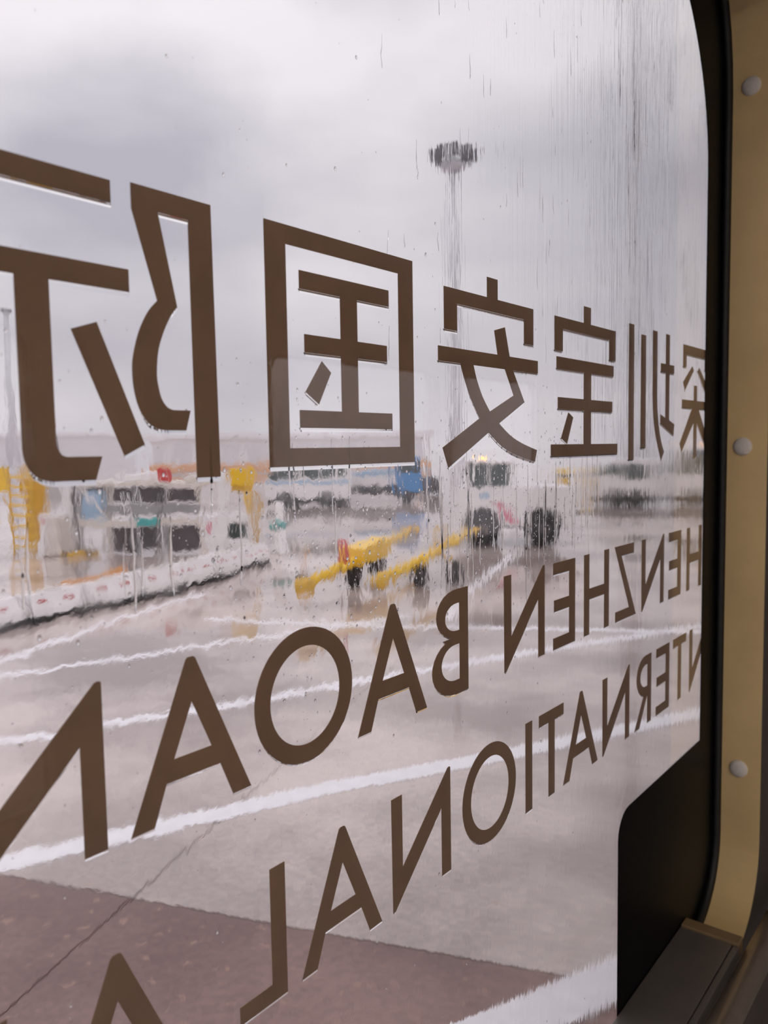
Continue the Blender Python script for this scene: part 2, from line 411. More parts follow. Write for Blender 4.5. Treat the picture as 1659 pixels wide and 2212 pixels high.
# ---- the rain-covered window
win1 = struct(empty('window_1', (0, 0, H)))
win1['label'] = 'rain-streaked bus window with mirrored brown lettering and black border'
GT = .004
pane = MB()
px0, px1, pz0, pz1 = -1.0, 1.50, -.92, .93
pane.add([(px0, 0, pz0), (px1, 0, pz0), (px1, 0, pz1), (px0, 0, pz1), (px0, GT, pz0), (px1, GT, pz0), (px1, GT, pz1), (px0, GT, pz1)],
         [(0, 1, 2, 3), (0, 4, 5, 1), (1, 5, 6, 2), (2, 6, 7, 3), (3, 7, 4, 0)], 0)
pane.f.append([4, 7, 6, 5]); pane.mi.append(1); pane.sm.append(False)
pane.build('pane', [M_GLASS, M_WET], win1)
frit_in = ([(-.79, -.86), (.986, -.86)] + arc(1.022, -.519, .036, 180, 90, 6) + [(1.324, -.483)]
           + arc(1.034, .42, .29, 0, 90, 16) + arc(-.50, .42, .29, 90, 180, 16))
MB().prism([[(-.99, -.915), (1.49, -.915), (1.49, .925), (-.99, .925)], frit_in], lambda p: (p[0], -.0012, p[1]), lambda p: (p[0], -.0002, p[1])).build('frit_border', M_BLACK, win1)
gl = [Vector((x, -.006, z - H)) for x, z in roundrect(-.892, 1.404, H - .792, H + .852, .125, .295, 12)]
MB().tube(gl + [gl[0]], .006, 8, cap=False).build('gasket', M_RUBBER, win1)

# ---- tan lining of the window opening, with screw caps
trim = struct(empty('trim_1', (0, 0, H)))
outer = [(x, z - H) for x, z in TRIM_LOOP]
inner = [(x, z - H) for x, z in roundrect(-.896, 1.408, H - .796, H + .856, .126, .296)]
MB().prism([outer, inner], lambda p: (p[0], -.074, p[1]), lambda p: (p[0], -.0125, p[1])).build('lining', M_TRIM, trim)
for y, z, tilt in ((-.040, .565, 3), (-.037, -.005, 0), (-.040, -.549, 0)):
    nrm = Vector((-1, 0, 0)) if not tilt else Vector((-1, 0, -.05)).normalized()
    x = 1.408
    r = .0148
    c = MB().lathe((x + .001, y, z), nrm, [(0, r), (.0025, r), (.0045, r * .93), (.0065, r * .72), (.0076, r * .4), (.008, r * .05)], 24)
    c.build('screw_cap', M_CAP, trim)

# ---- sill and rail under the window
sill = struct(empty('trim_2', (0, 0, H - .758)))
MB().box((-.9, -.0795, -.02), (1.236, -.002, 0), bev=.0012).build('sill_plate', M_SILL, sill)
MB().box((-.9, -.0895, -.02), (1.236, -.0805, -.0004), bev=.0018).build('sill_edge', M_SILL, sill)
MB().box((1.2375, -.0885, -.02), (1.262, -.002, .003), bev=.002).build('end_strip', mat('brown_end_strip', (.30, .20, .11), .55, var=.1, scale=30), sill)
rail = thing('grab_rail', 'dark brushed metal rail running along the window sill', 'rail', (0, -.112, H - .775))
MB().tube([(-1.5, 0, 0), (0, 0, 0), (2.4, 0, 0)], .019, 20).build('tube', M_RAIL, rail)
for x in (-1.2, .2, 1.75):
    MB().tube([(x, .0, 0), (x, .0415, -.004)], .008, 10).build('bracket', M_RAIL, rail)

# ================================================================== LETTERING (outer side of the pane)
Y0, Y1 = GT + .0002, GT + .0007
MEN = MB()       # water held under the lower edges of the lettering
def poly_island(mb, loops, men=1.0):
    mb.prism(loops, lambda p: (p[0], Y0, p[1]), lambda p: (p[0], Y1, p[1]))
    if not men: return
    L = loops[0]
    area = sum(L[i][0] * L[(i + 1) % len(L)][1] - L[(i + 1) % len(L)][0] * L[i][1] for i in range(len(L)))
    sgn = 1 if area > 0 else -1
    for i in range(len(L)):
        a, b = L[i], L[(i + 1) % len(L)]
        dx, dz = b[0] - a[0], b[1] - a[1]; l = math.hypot(dx, dz)
        if l < 1e-6: continue
        nx, nz = sgn * dz / l, -sgn * dx / l
        if nz > -.55: continue
        d = .0028 * (-nz) * men; t = .0015 * men
        ya = GT + .0003
        q = [(a[0], ya, a[1]), (b[0], ya, b[1]), (a[0], ya + t, a[1]), (b[0], ya + t, b[1]),
             (a[0], ya + t * .38, a[1] - d * .5), (b[0], ya + t * .38, b[1] - d * .5), (a[0], ya, a[1] - d), (b[0], ya, b[1] - d)]
        MEN.add(q, [(0, 1, 3, 2), (2, 3, 5, 4), (4, 5, 7, 6), (0, 6, 7, 1), (0, 2, 4, 6), (1, 7, 5, 3)])

CAP = .0973; ST = .0145; BAR = .013
def glyph(ch, x0, x1, zb, zt):
    """mirrored capitals as seen from inside; returns list of islands (outer, holes...)"""
    w = x1 - x0; h = zt - zb
    P = lambda pts: [(x, z) for x, z in pts]
    if ch == 'I': return [[P([(x0, zb), (x1, zb), (x1, zt), (x0, zt)])]]
    if ch == 'H':
        m0, m1 = zb + .0425, zb + .0555
        return [[P([(x0, zb), (x0+ST, zb), (x0+ST, m0), (x1-ST, m0), (x1-ST, zb), (x1, zb), (x1, zt), (x1-ST, zt), (x1-ST, m1), (x0+ST, m1), (x0+ST, zt), (x0, zt)])]]
    if ch == 'E':
        s = x1 - .0155; m0, m1 = zb + .0425, zb + .0555
        return [[P([(x0, zb), (x1, zb), (x1, zt), (x0, zt), (x0, zt-BAR), (s, zt-BAR), (s, m1), (x0+.002, m1), (x0+.002, m0), (s, m0), (s, zb+BAR), (x0, zb+BAR)])]]
    if ch == 'T':
        c = (x0 + x1) / 2
        return [[P([(c-.0073, zb), (c+.0073, zb), (c+.0073, zt-BAR), (x1, zt-BAR), (x1, zt), (x0, zt), (x0, zt-BAR), (c-.0073, zt-BAR)])]]
    if ch == 'L':
        return [[P([(x0, zb), (x1, zb), (x1, zt), (x1-ST, zt), (x1-ST, zb+BAR), (x0, zb+BAR)])]]
    if ch == 'Z':
        return [[P([(x0+.0025, zb), (x1, zb), (x0+.0215, zt-BAR), (x1-.008, zt-BAR), (x1-.008, zt), (x0, zt), (x1-.0235, zb+BAR), (x0+.0025, zb+BAR)])]]
    if ch == 'N':
        a, b = zb - .0012, zt + .0012
        return [[P([(x0+.0005, a+.001), (x0+.0018, a), (x0+.0040, a+.0005), (x1-ST, zt-.033), (x1-ST, zb), (x1, zb), (x1, b-.0008), (x1-.0018, b), (x1-.0042, b-.0005), (x0+ST, zb+.0335), (x0+ST, zt), (x0, zt)])]]
    if ch == 'A':
        c = (x0 + x1) / 2; b = zt + .0015
        out = [(x0, zb), (x0+.0162, zb), (x0+.0258, zb+.0241), (x1-.0258, zb+.0241), (x1-.0158, zb), (x1, zb), (c+.0036, b-.001), (c+.002, b), (c-.002, b), (c-.0036, b-.001)]
        hole = [(c-.0149, zb+.0378), (c+.0145, zb+.0378), (c-.0001, zt-.0265)]
        return [[out, hole]]
    if ch == 'O':
        cx_, cz = (x0 + x1) / 2, (zb + zt) / 2; ra, rb = w / 2, h / 2 + .0008
        n = 56
        out = [(cx_ + ra * math.cos(2*math.pi*i/n), cz + rb * math.sin(2*math.pi*i/n)) for i in range(n)]
        hole = [(cx_ + (ra-.0146) * math.cos(2*math.pi*i/n), cz + (rb-.0132) * math.sin(2*math.pi*i/n)) for i in range(n)]
        return [[out, hole]]
    if ch == 'B':
        waist = zb + .0525; u0 = x0 + .0072; n = 14
        ru = (zt - waist) / 2; rl = (waist - zb) / 2
        out = [(x1, zb), (x1, zt)]
        kx = (x1 - u0) * .62
        out += [(u0 + kx, zt)] + [(u0 + kx - kx * math.sin(math.pi*i/n), zt - ru + ru * math.cos(math.pi*i/n)) for i in range(1, n)] + [(u0 + kx * .32, waist)]
        kl = (x1 - x0) * .62
        out += [(x0 + kl - kl * math.sin(math.pi*i/n), waist - rl + rl * math.cos(math.pi*i/n)) for i in range(2, n)] + [(x0 + kl, zb)]
        def bowl(xl, k, z1, z0):
            r = (z1 - z0) / 2; s = x1 - ST
            return [(s, z1), (xl + k, z1)] + [(xl + k - k * math.sin(math.pi*i/n), z1 - r + r * math.cos(math.pi*i/n)) for i in range(1, n)] + [(xl + k, z0), (s, z0)]
        h1 = bowl(u0 + .0135, kx - .0135, zt - BAR, waist + .0063)
        h2 = bowl(x0 + .0145, kl - .0145, waist - .0063, zb + BAR)
        return [[out, h1, h2]]
    if ch == 'R':
        n = 14; bz = zb + .041; xl = x0 + .0065; k = (x1 - xl) * .6; r = (zt - bz) / 2
        out = [(x1, zb), (x1, zt), (xl + k, zt)] + [(xl + k - k * math.sin(math.pi*i/n), zt - r + r * math.cos(math.pi*i/n)) for i in range(1, n)]
        out += [(xl + k * .80, bz + .0004), (x0, zb), (x0 + .0175, zb), (xl + k + .007, bz - .0005), (x1 - ST, bz - .0005), (x1 - ST, zb)]
        s = x1 - ST; xi = xl + .0135; ki = k - .0135; z1, z0 = zt - BAR, bz + .0125; ri = (z1 - z0) / 2
        hole = [(s, z1), (xi + ki, z1)] + [(xi + ki - ki * math.sin(math.pi*i/n), z1 - ri + ri * math.cos(math.pi*i/n)) for i in range(1, n)] + [(xi + ki, z0), (s, z0)]
        return [[out, hole]]

def letter(ch, x0, x1, row, label, group):
    zb, zt = {2: (-.2258, -.1285), 3: (-.3888, -.2915)}[row]
    mb = MB(); zr = H + zb
    for isl in glyph(ch, x0, x1, zb + H, zt + H): poly_island(mb, isl, .5)
    mb.v = [(x - x0, y - Y0, z - zr) for x, y, z in mb.v]
    o = mb.build('vinyl_letter', M_VINYL, loc=(x0, Y0, zr))
    return tag(o, label, 'letter', group)
G2, G3 = 'capitals of the upper English line', 'capitals of the lower English line'
for ch, a, b, l in (
    ('H', 1.2525, 1.3250, 'brown vinyl capital H partly hidden behind black window edge, before EN'),
    ('E', 1.1725, 1.2262, 'brown vinyl capital E before NZ in SHENZHEN'),
    ('N', 1.0660, 1.1525, 'brown vinyl capital N just before the Z of SHENZHEN'),
    ('Z', .9742, 1.0460, 'brown vinyl capital Z in SHENZHEN'),
    ('H', .8835, .9562, 'brown vinyl capital H just after the Z of SHENZHEN'),
    ('E', .8040, .8592, 'brown vinyl capital E before the last N of SHENZHEN'),
    ('N', .6965, .7835, 'brown vinyl capital N ending SHENZHEN, before the gap to BAOAN'),
    ('B', .5710, .6298, 'brown vinyl capital B starting BAOAN'),
    ('A', .4693, .5623, 'brown vinyl capital A between B and O of BAOAN'),
    ('O', .3621, .4633, 'large brown vinyl capital O of BAOAN'),
    ('A', .2636, .3573, 'brown vinyl capital A between O and last N of BAOAN'),
    ('N', .1612, .2482, 'brown vinyl capital N ending BAOAN')):
    letter(ch, a, b, 2, l, G2)
for ch, a, b, l in (
    ('N', 1.2715, 1.3585, 'brown vinyl capital N cut off by black window edge, before TER'),
    ('T', 1.1958, 1.2552, 'brown vinyl capital T before ER in INTERNATIONAL'),
    ('E', 1.1258, 1.1802, 'brown vinyl capital E between T and R of INTERNATIONAL'),
    ('R', 1.0450, 1.1062, 'brown vinyl capital R of INTERNATIONAL'),
    ('N', .9385, 1.0262, 'brown vinyl capital N between R and A of INTERNATIONAL'),
    ('A', .8290, .9240, 'brown vinyl capital A between N and T of INTERNATIONAL'),
    ('T', .7702, .8297, 'brown vinyl capital T between A and I of INTERNATIONAL'),
    ('I', .7400, .7546, 'brown vinyl capital I between T and O of INTERNATIONAL'),
    ('O', .6177, .7190, 'brown vinyl capital O of INTERNATIONAL'),
    ('N', .5098, .5975, 'brown vinyl capital N between O and A of INTERNATIONAL'),
    ('A', .4010, .4951, 'brown vinyl capital A before the final L of INTERNATIONAL'),
    ('L', .3414, .3861, 'brown vinyl capital L ending INTERNATIONAL'),
    ('A', .2030, .2970, 'brown vinyl capital A of the word following INTERNATIONAL'),
    ('I', .1712, .1858, 'brown vinyl upright stroke next to the A following INTERNATIONAL')):
    letter(ch, a, b, 3, l, G3)

# ---- Chinese characters, traced on the window in millimetres from eye level
def cr_(pts, n=3):
    """smooth run through the points"""
    P = [Vector(p) for p in pts]; out = []
    for i in range(len(P) - 1):
        a = P[max(i - 1, 0)]; b = P[i]; c = P[i + 1]; d = P[min(i + 2, len(P) - 1)]
        for k in range(n):
            t = k / n
            q = .5 * ((2 * b) + (c - a) * t + (2 * a - 5 * b + 4 * c - d) * t * t + (3 * b - a - 3 * c + d) * t ** 3)
            out.append((q.x, q.y))
    out.append(tuple(P[-1])); return out
def mir(pts, c): return [(2 * c - x, z) for x, z in reversed(pts)]
guo = [
    [[(382.6, 154.6), (549.1, 154.6), (549.1, -11.3), (382.6, -11.3)], [(402.3, 141.5), (529.4, 141.5), (529.4, 1.7), (402.3, 1.7)]],
    [[(415.0, 126.1), (516.6, 126.1), (516.6, 113.3), (477.3, 113.3), (477.3, 82.2), (513.4, 82.2), (513.4, 69.4), (477.3, 69.4), (477.3, 28.6), (519.2, 28.6), (519.2, 16.0), (412.9, 16.0), (412.9, 28.6), (458.0, 28.6), (458.0, 69.4), (419.1, 69.4), (419.1, 82.2), (458.0, 82.2), (458.0, 113.3), (415.0, 113.3)]],
    [[(436.8, 64.4), (446.5, 56.7), (432.8, 33.2), (419.1, 41.5)]]]
an = [
    [[(595.1, 141.3), (667.5, 141.3), (667.5, 160.2), (686.9, 160.2), (686.9, 141.3), (758.7, 141.3), (758.7, 104.4), (739.0, 104.4), (739.0, 128.6), (615.7, 128.6), (615.7, 104.4), (595.1, 104.4)]],
    [[(585.4, 89.2), (686.5, 89.2), (680.5, 111.8), (700.4, 116.8), (709.5, 89.2), (768.4, 89.2), (768.4, 76.2), (716.0, 76.2)] + [(739.5, 45.4)]
     + cr_([(688.4, 23.1), (711.7, 11.0), (737.3, 2.9), (766.2, -3.5)]) + cr_([(761.8, -15.9), (724.7, -8.7), (694.1, 0.5), (668.9, 14.3)])
     + [(599.7, -17.6), (591.0, 0.5)] + cr_([(653.0, 27.5), (637.1, 46.5), (627.3, 62.4), (620.6, 76.2)]) + [(585.4, 76.2)],
     cr_([(642.6, 76.2), (648.7, 62.4), (658.6, 47.3), (671.5, 34.2)]) + [(717.4, 51.4), (700.4, 76.2)]]]
bao = [
    [[(806.7, 140.8), (880.6, 140.8), (880.6, 160.0), (899.5, 160.0), (899.5, 140.8), (972.5, 140.8), (972.5, 104.3), (953.1, 104.3), (953.1, 128.6), (826.6, 128.6), (826.6, 104.3), (806.7, 104.3)]],
    [[(811.6, 97.8), (966.6, 97.8), (966.6, 84.9), (901.0, 84.9), (901.0, 53.9), (963.3, 53.9), (963.3, 41.1), (901.0, 41.1), (901.0, 2.2), (979.9, 2.2), (979.9, -10.6), (798.2, -10.6), (798.2, 2.2), (881.0, 2.2), (881.0, 41.1), (814.9, 41.1), (814.9, 53.9), (881.0, 53.9), (881.0, 84.9), (811.6, 84.9)]],
    [[(840.8, 37.8), (853.1, 32.4), (837.6, 2.6), (822.8, 8.9)]]]
zhen = [
    [[(1015.9, 155.6), (1033.0, 155.6), (1033.9, -18.8), (1015.9, -18.8)]],
    [[(1057.8, 145.9), (1074.8, 145.9), (1075.8, -3.7), (1057.8, -3.7)]],
    [[(1100.2, 155.6), (1117.5, 155.6)] + cr_([(1118.4, 73.7), (1119.8, 50.8), (1125.2, 28.0), (1134.7, 6.2), (1147.3, -10.4)]) + cr_([(1136.9, -22.0), (1121.6, 0.1), (1109.1, 23.2), (1102.6, 50.8), (1101.0, 73.7)])],
    [[(1151.4, 155.6), (1167.1, 155.6), (1167.1, 113.6), (1186.2, 113.6), (1186.2, 101.9), (1167.1, 101.9), (1167.1, 35.0), (1189.3, 29.4), (1186.2, 13.0), (1131.8, 29.4), (1131.8, 42.6), (1151.4, 37.9), (1151.4, 101.9), (1131.8, 101.9), (1131.8, 113.6), (1151.4, 113.6)]]]
shen = [
    [[(1225.0, 148.2), (1343.0, 148.2), (1343.0, 115.6), (1327.7, 115.6), (1327.7, 134.6), (1240.3, 134.6), (1240.3, 115.6), (1225.0, 115.6)]],
    [[(1267.6, 118.6), (1274.7, 112.6), (1234.1, 80.2), (1226.0, 92.5)]],
    [mir([(1267.6, 118.6), (1274.7, 112.6), (1234.1, 80.2), (1226.0, 92.5)], 1284)],
    [[(1276.3, 89.9), (1291.7, 89.9), (1291.7, 66.9), (1346.0, 66.9), (1346.0, 55.1), (1299.1, 55.1), (1354.4, 1.2), (1346.0, -12.2), (1291.7, 33.0), (1291.7, -19.9), (1276.3, -19.9), (1276.3, 33.0), (1222.0, -12.2), (1213.6, 1.2), (1268.9, 55.1), (1222.0, 55.1), (1222.0, 66.9), (1276.3, 66.9)]]]
dot = [(239.7, 67.1), (255.3, 72.4), (283.4, 4.9), (269.6, -1.5)]
ji = [
    [[(280.4, 153.2), (337.8, 153.2), (339.3, -15.9), (320.6, -15.9), (320.0, 140.4), (298.2, 140.4)]
     + cr_([(309.9, 87.1), (305.3, 81.8), (300.0, 72.6), (295.3, 60.5), (293.6, 47.6), (294.2, 39.8), (296.4, 31.8), (300.3, 27), (304.7, 25.5)]) + [(317.2, 25.5), (313.5, 13.3)]
     + cr_([(300.0, 13.3), (293.0, 14.2), (286, 17.8), (280.6, 25.8), (277.6, 36.5), (276.9, 47.5), (278, 56.5), (282.3, 70), (288.9, 81.9), (295.8, 89.2)]) + [(280.4, 138.9)]],
    [[(171, 151.1), (267.2, 151.1), (267.2, 138.9), (171, 138.9)]],
    [[(161.5, 104.1), (276.9, 104.1), (276.9, 91.4), (228.3, 91.4)] + cr_([(228.3, 8), (229, 3), (231.1, -.3), (234.5, -1.5)]) + [(255.3, -1.5), (250.9, -14.5)]
     + cr_([(226, -14.5), (219.5, -13.2), (214.5, -9.9), (211.3, -5), (209.8, .6), (209.6, 6)]) + [(209.6, 91.4), (161.5, 91.4)]],
    [dot], [mir(dot, 219)]]
for isls, lab in (
    (ji, 'brown vinyl Chinese character with long hook and curved double bow, mirrored'),
    (guo, 'brown vinyl Chinese character inside a square box outline, mirrored'),
    (an, 'brown vinyl Chinese character of a roof above two crossing curved strokes, mirrored'),
    (bao, 'brown vinyl Chinese character of a roof above three bars and a dot, mirrored'),
    (zhen, 'narrow brown vinyl Chinese character of tall parallel upright strokes, mirrored'),
    (shen, 'brown vinyl Chinese character half hidden by the black window edge, mirrored')):
    x0 = min(p[0] for i in isls for p in i[0]) / 1000; z0 = H + min(p[1] for i in isls for p in i[0]) / 1000
    t = thing('vinyl_character', lab, 'character', (x0, Y0, z0), group='Chinese characters on the window')
    for isl in isls:
        mb = MB(); poly_island(mb, [[(x / 1000, H + z / 1000) for x, z in lp] for lp in isl])
        mb.v = [(x - x0, y - Y0, z - z0) for x, y, z in mb.v]
        mb.build('stroke', M_VINYL, t)

# ---- water on the outside of the pane
wedge = MEN.build('water_bead_line', M_WATER, win1); wedge.location = (0, 0, -H); wedge['kind'] = 'stuff'
def droplets():
    mb = MB(); rnd = random.Random(3)
    def cap(x, z, r, el):
        n = 8; y = GT + .0003; vs_ = []; fs_ = []
        prof = ((1, 0), (.86, .30), (.55, .52), (.18, .62))
        for (k, hh) in prof:
            for i in range(n):
                t = 2 * math.pi * i / n
                vs_.append((x + r * k * math.cos(t), y + r * hh * .8, z + r * el * k * math.sin(t) - (1 - k) * r * .2))
        for a in range(len(prof) - 1):
            for i in range(n): fs_.append((a*n+i, a*n+(i+1) % n, (a+1)*n+(i+1) % n, (a+1)*n+i))
        fs_.append(tuple(range(n))[::-1]); fs_.append(tuple(range((len(prof)-1)*n, len(prof)*n)))
        mb.add(vs_, fs_, 0, True)
    for i in range(2600):
        u = rnd.random()
        if u < .62: x = rnd.uniform(.33, .88); z = rnd.gauss(-.07, .055)
        elif u < .80: x = rnd.uniform(.16, .5); z = rnd.gauss(-.05, .06)
        else: x = rnd.uniform(.15, 1.3); z = rnd.uniform(-.7, .5)
        r = .00035 + .0009 * rnd.random() ** 3
        cap(x, H + z, r, rnd.uniform(1, 1.8))
    return mb
o = droplets().build('rain_droplets', M_WATER, win1); o.location = (0, 0, -H); o['kind'] = 'stuff'
def runs():
    mb = MB(); rnd = random.Random(11)
    def run(x, z0, l, r, fl=.55):
        pts = []; n = max(5, int(l / .006)); xx = x
        for i in range(n + 1):
            xx += rnd.gauss(0, .00045); pts.append((xx, z0 - l * i / n))
        vs_ = []; fs_ = []; k = 5
        for i, (px_, pz_) in enumerate(pts):
            f = min(1, i / 3, 1) * .75 + .25
            if i == n: f = .2
            for j in range(k):
                a = math.pi * j / (k - 1)
                vs_.append((px_ + r * f * math.cos(a), GT + .0003 + r * fl * f * math.sin(a), pz_))
        for i in range(n):
            for j in range(k - 1): fs_.append((i*k+j, i*k+j+1, (i+1)*k+j+1, (i+1)*k+j))
            fs_.append((i*k+k-1, i*k, (i+1)*k, (i+1)*k+k-1))
        fs_.append(tuple(range(k))); fs_.append(tuple(range(n*k, (n+1)*k)))
        mb.add(vs_, fs_, 0, True)
    for i in range(46): run(rnd.uniform(.56, .92), H + rnd.uniform(-.07, .0), rnd.uniform(.02, .10), rnd.uniform(.0005, .0011))
    for i in range(26): run(rnd.gauss(1.02, .025), H + rnd.uniform(.15, .66), rnd.uniform(.03, .14), rnd.uniform(.0006, .0013), .22)
    for i in range(150): run(rnd.uniform(.5, 1.25), H + rnd.uniform(.08, .66), rnd.uniform(.006, .032), rnd.uniform(.0004, .0008), .24)
    for i in range(14): run(rnd.uniform(.2, .5), H + rnd.uniform(-.05, .03), rnd.uniform(.02, .07), rnd.uniform(.0005, .001))
    return mb
o = runs().build('rain_runs', M_WATER, win1); o.location = (0, 0, -H); o['kind'] = 'stuff'

# ================================================================== APRON EQUIPMENT
def wheel(parent, c, axis, r, w, hub=None):
    t = MB().lathe(Vector(c) - Vector(axis) * w / 2, axis, [(0, r * .37), (0, r * .86), (w * .18, r), (w * .82, r), (w, r * .86), (w, r * .37)], 24).build('wheel', M_TYRE, parent)
    MB().lathe(Vector(c) - Vector(axis) * (w / 2 + .006), axis, [(0, r * .2), (.01, r * .38), (w + .002, r * .38), (w + .012, r * .2)], 16).build('hub', M_GREYD, t)
    return t

# ---- tow tractor; local x along its side, local y away from the window
tr = thing('tow_tractor', 'white airport tow tractor with pinkish red diagonal stripe and amber beacon', 'tractor', (14.30, 7.62, 0), math.atan2(-.86, .52))
b = MB().prism([[(-1.20, .34), (-1.00, .34), (-.98, .45), (-.90, .72), (-.64, .82), (-.34, .72), (-.22, .40), (.20, .40), (.28, .68), (.56, .80), (.84, .68), (.94, .40), (1.16, .40), (1.20, .55), (1.20, 1.12), (1.12, 1.18), (-.05, 1.20), (-1.12, 1.20), (-1.22, 1.02)]],
               lambda p: (p[0], 0, p[1]), lambda p: (p[0], 1.30, p[1]))
body = b.build('body', M_WHITE, tr)
MB().prism([[(-.40, .90), (-.24, .90), (.10, .46), (-.10, .46)]], lambda p: (p[0], -.006, p[1]), lambda p: (p[0], .004, p[1])).build('stripe', M_PINK, body)
MB().box((-.66, -.006, .98), (-.54, .004, 1.10)).build('badge', M_LBLUE, body)
MB().box((-1.0, .06, .36), (1.0, 1.24, .46)).build('chassis', M_GREYD, tr)
cab = MB()
for x in (-.94, -.56, -.10):
    for y in (.06, 1.16): cab.box((x, y, 1.19), (x + .07, y + .07, 1.70))
cab.box((-1.0, 0, 1.66), (.03, 1.30, 1.74), bev=.03)
cab.build('cab_frame', M_WHITE, tr)
MB().box((-.88, .08, 1.20), (-.08, .10, 1.66)).build('side_window', M_WINDOW, tr)
MB().box((-.88, 1.2, 1.20), (-.08, 1.22, 1.66)).build('side_window', M_WINDOW, tr)
MB().lathe((-.62, .3, 1.74), (0, 0, 1), [(0, .05), (.03, .05), (.06, .04), (.08, .015)], 14).build('beacon', M_AMBER, tr)
MB().box((1.18, .45, .58), (1.42, .85, .68), bev=.02).build('tow_hitch', M_GREYD, tr)
for x in (-.61, .57):
    wheel(tr, (x, .10, .35), (0, 1, 0), .35, .24, M_GREYM); wheel(tr, (x, 1.20, .35), (0, 1, 0), .35, .24, M_GREYM)

# ---- yellow aircraft tow bars
def towbar(label, p0, p1, zb, wheels, loc, extra):
    t = thing('tow_bar', label, 'tow bar', loc, 0, 'yellow tow bars on the apron')
    L = Vector((loc[0], loc[1], 0)); a = Vector((*p0, zb)) - L; c = Vector((*p1, zb + .10)) - L; d = (c - a).normalized(); s_ = Vector((-d.y, d.x, 0)).normalized()
    MB().tube([a, a.lerp(c, .5), c], .068, 12).build('bar', M_YEL, t)
    MB().lathe(a - d * .30, d, [(0, .05), (.05, .10), (.25, .10), (.32, .07)], 14).build('coupling_head', M_YELD, t)
    q = c + d * .02
    MB().tube([q, q + d * .28 + s_ * .14 + Vector((0, 0, .04)), q + d * .50], .035, 8).tube([q, q + d * .28 - s_ * .14 + Vector((0, 0, .04)), q + d * .50], .035, 8).build('tow_eye', M_YELD, t)
    for w in wheels:
        wp = Vector((*w, .17)) - L
        near = a + d * max(.4, (wp - a).dot(d))
        ax = (s_ * .96 + d * .1).normalized()
        wheel(t, wp, ax, .175, .13)
        MB().tube([near, near.lerp(wp, .55) + Vector((0, 0, .10)), wp], .032, 8).build('axle_arm', M_YELD, t)
    extra(t, a, c, d, s_)
    return t
def exA(t, a, c, d, s_):
    m = a.lerp(c, .36)
    r = math.atan2(d.y, d.x)
    MB().box((m.x - .05, m.y - .15, .36), (m.x + 1.35, m.y + .16, .62), bev=.02, rz=r, c=m).build('tool_box', M_YEL, t)
    MB().tube([a.lerp(c, .26) + Vector((0, 0, .02)), a.lerp(c, .26) + Vector((0, 0, .36))], .05, 10).build('jack_handle', M_RED, t)
def exB(t, a, c, d, s_):
    m = a.lerp(c, .52)
    MB().tube([m, m + Vector((0, 0, .30)), m + d * .5 + Vector((0, 0, .32)), m + d * .5], .022, 8).build('lifting_handle', M_YELD, t)
towbar('yellow tow bar with box frame and red jack handle', (6.95, 6.28), (11.5, 8.22), .40, [(8.82, 7.20), (9.85, 7.58)], (9.0, 7.2, 0), exA)
towbar('yellow tow bar with hooped lifting handle beside the tow tractor', (7.66, 5.68), (11.85, 7.14), .42, [(9.46, 6.48), (9.86, 6.12)], (9.6, 6.4, 0), exB)

# ---- low white barrier blocks with red dots
pth = [Vector(p) for p in ((2.9, 8.30), (4.3, 8.57), (5.59, 8.80), (6.62, 8.98), (7.76, 9.32), (9.47, 9.90), (10.35, 10.20))]
seg = [(pth[i + 1] - pth[i]).length for i in range(len(pth) - 1)]; tot = sum(seg)
def along(s_):
    for i, l in enumerate(seg):
        if s_ <= l or i == len(seg) - 1: return pth[i].lerp(pth[i + 1], s_ / l), (pth[i + 1] - pth[i]).normalized()
        s_ -= l
BL = .86; PITCH_B = .90; nb = int(tot / PITCH_B)
bbody = MB().prism([[(0, .08), (.36, .08), (.34, .17), (.25, .36), (.11, .36), (.02, .17)]], lambda p: (0.012, p[0], p[1]), lambda p: (BL - .012, p[0], p[1])).mesh('body', M_WHITE)
bbase = MB().box((.0, -.02, 0), (BL, .38, .08), bev=.01).mesh('shadow_base', M_RUBBER)  # black strip standing in for the shadow under each block
bdot = MB().prism([[(p[0], p[1]) for p in arc(0, 0, 1, 0, 340, 17)]], lambda p: (p[0] * .075, .0605 - p[1] * .0185 - .004, .235 + p[1] * .045), lambda p: (p[0] * .075, .0605 - p[1] * .0185 + .004, .235 + p[1] * .045)).mesh('red_dot', M_RED)
bhnd = MB().box((BL * .35, .13, .358), (BL * .65, .23, .385), bev=.012).mesh('lug', M_CREAM)
for i in range(nb):
    p, d = along((i + .02) * PITCH_B)
    lab = 'low white barrier block with two red dots, at the row end by the bollard' if i == nb - 1 else 'low white barrier block with two red dots within the barrier row'
    t = thing('barrier_block', lab, 'barrier', (p.x, p.y, 0), math.atan2(d.y, d.x), 'row of low white barrier blocks')
    for nm, me, loc in (('body', bbody, None), ('shadow_base', bbase, None), ('red_dot', bdot, (.24, -.0, 0)), ('red_dot', bdot, (.62, -.0, 0)), ('lug', bhnd, None)):
        o = bpy.data.objects.new(nm, me); COL.objects.link(o); o.parent = t
        if loc: o.location = loc
# orange rail lying behind the barrier
t = thing('orange_rail', 'low orange rail behind the white barrier blocks', 'rail', (5.75, 9.75, 0), math.atan2(.62, 1.4))
MB().box((0, 0, .12), (1.55, .06, .26), bev=.01).build('board', M_ORANGE, t)
for x in (.15, 1.3): MB().box((x, -.12, 0), (x + .06, .18, .13)).build('foot', M_GREYD, t)
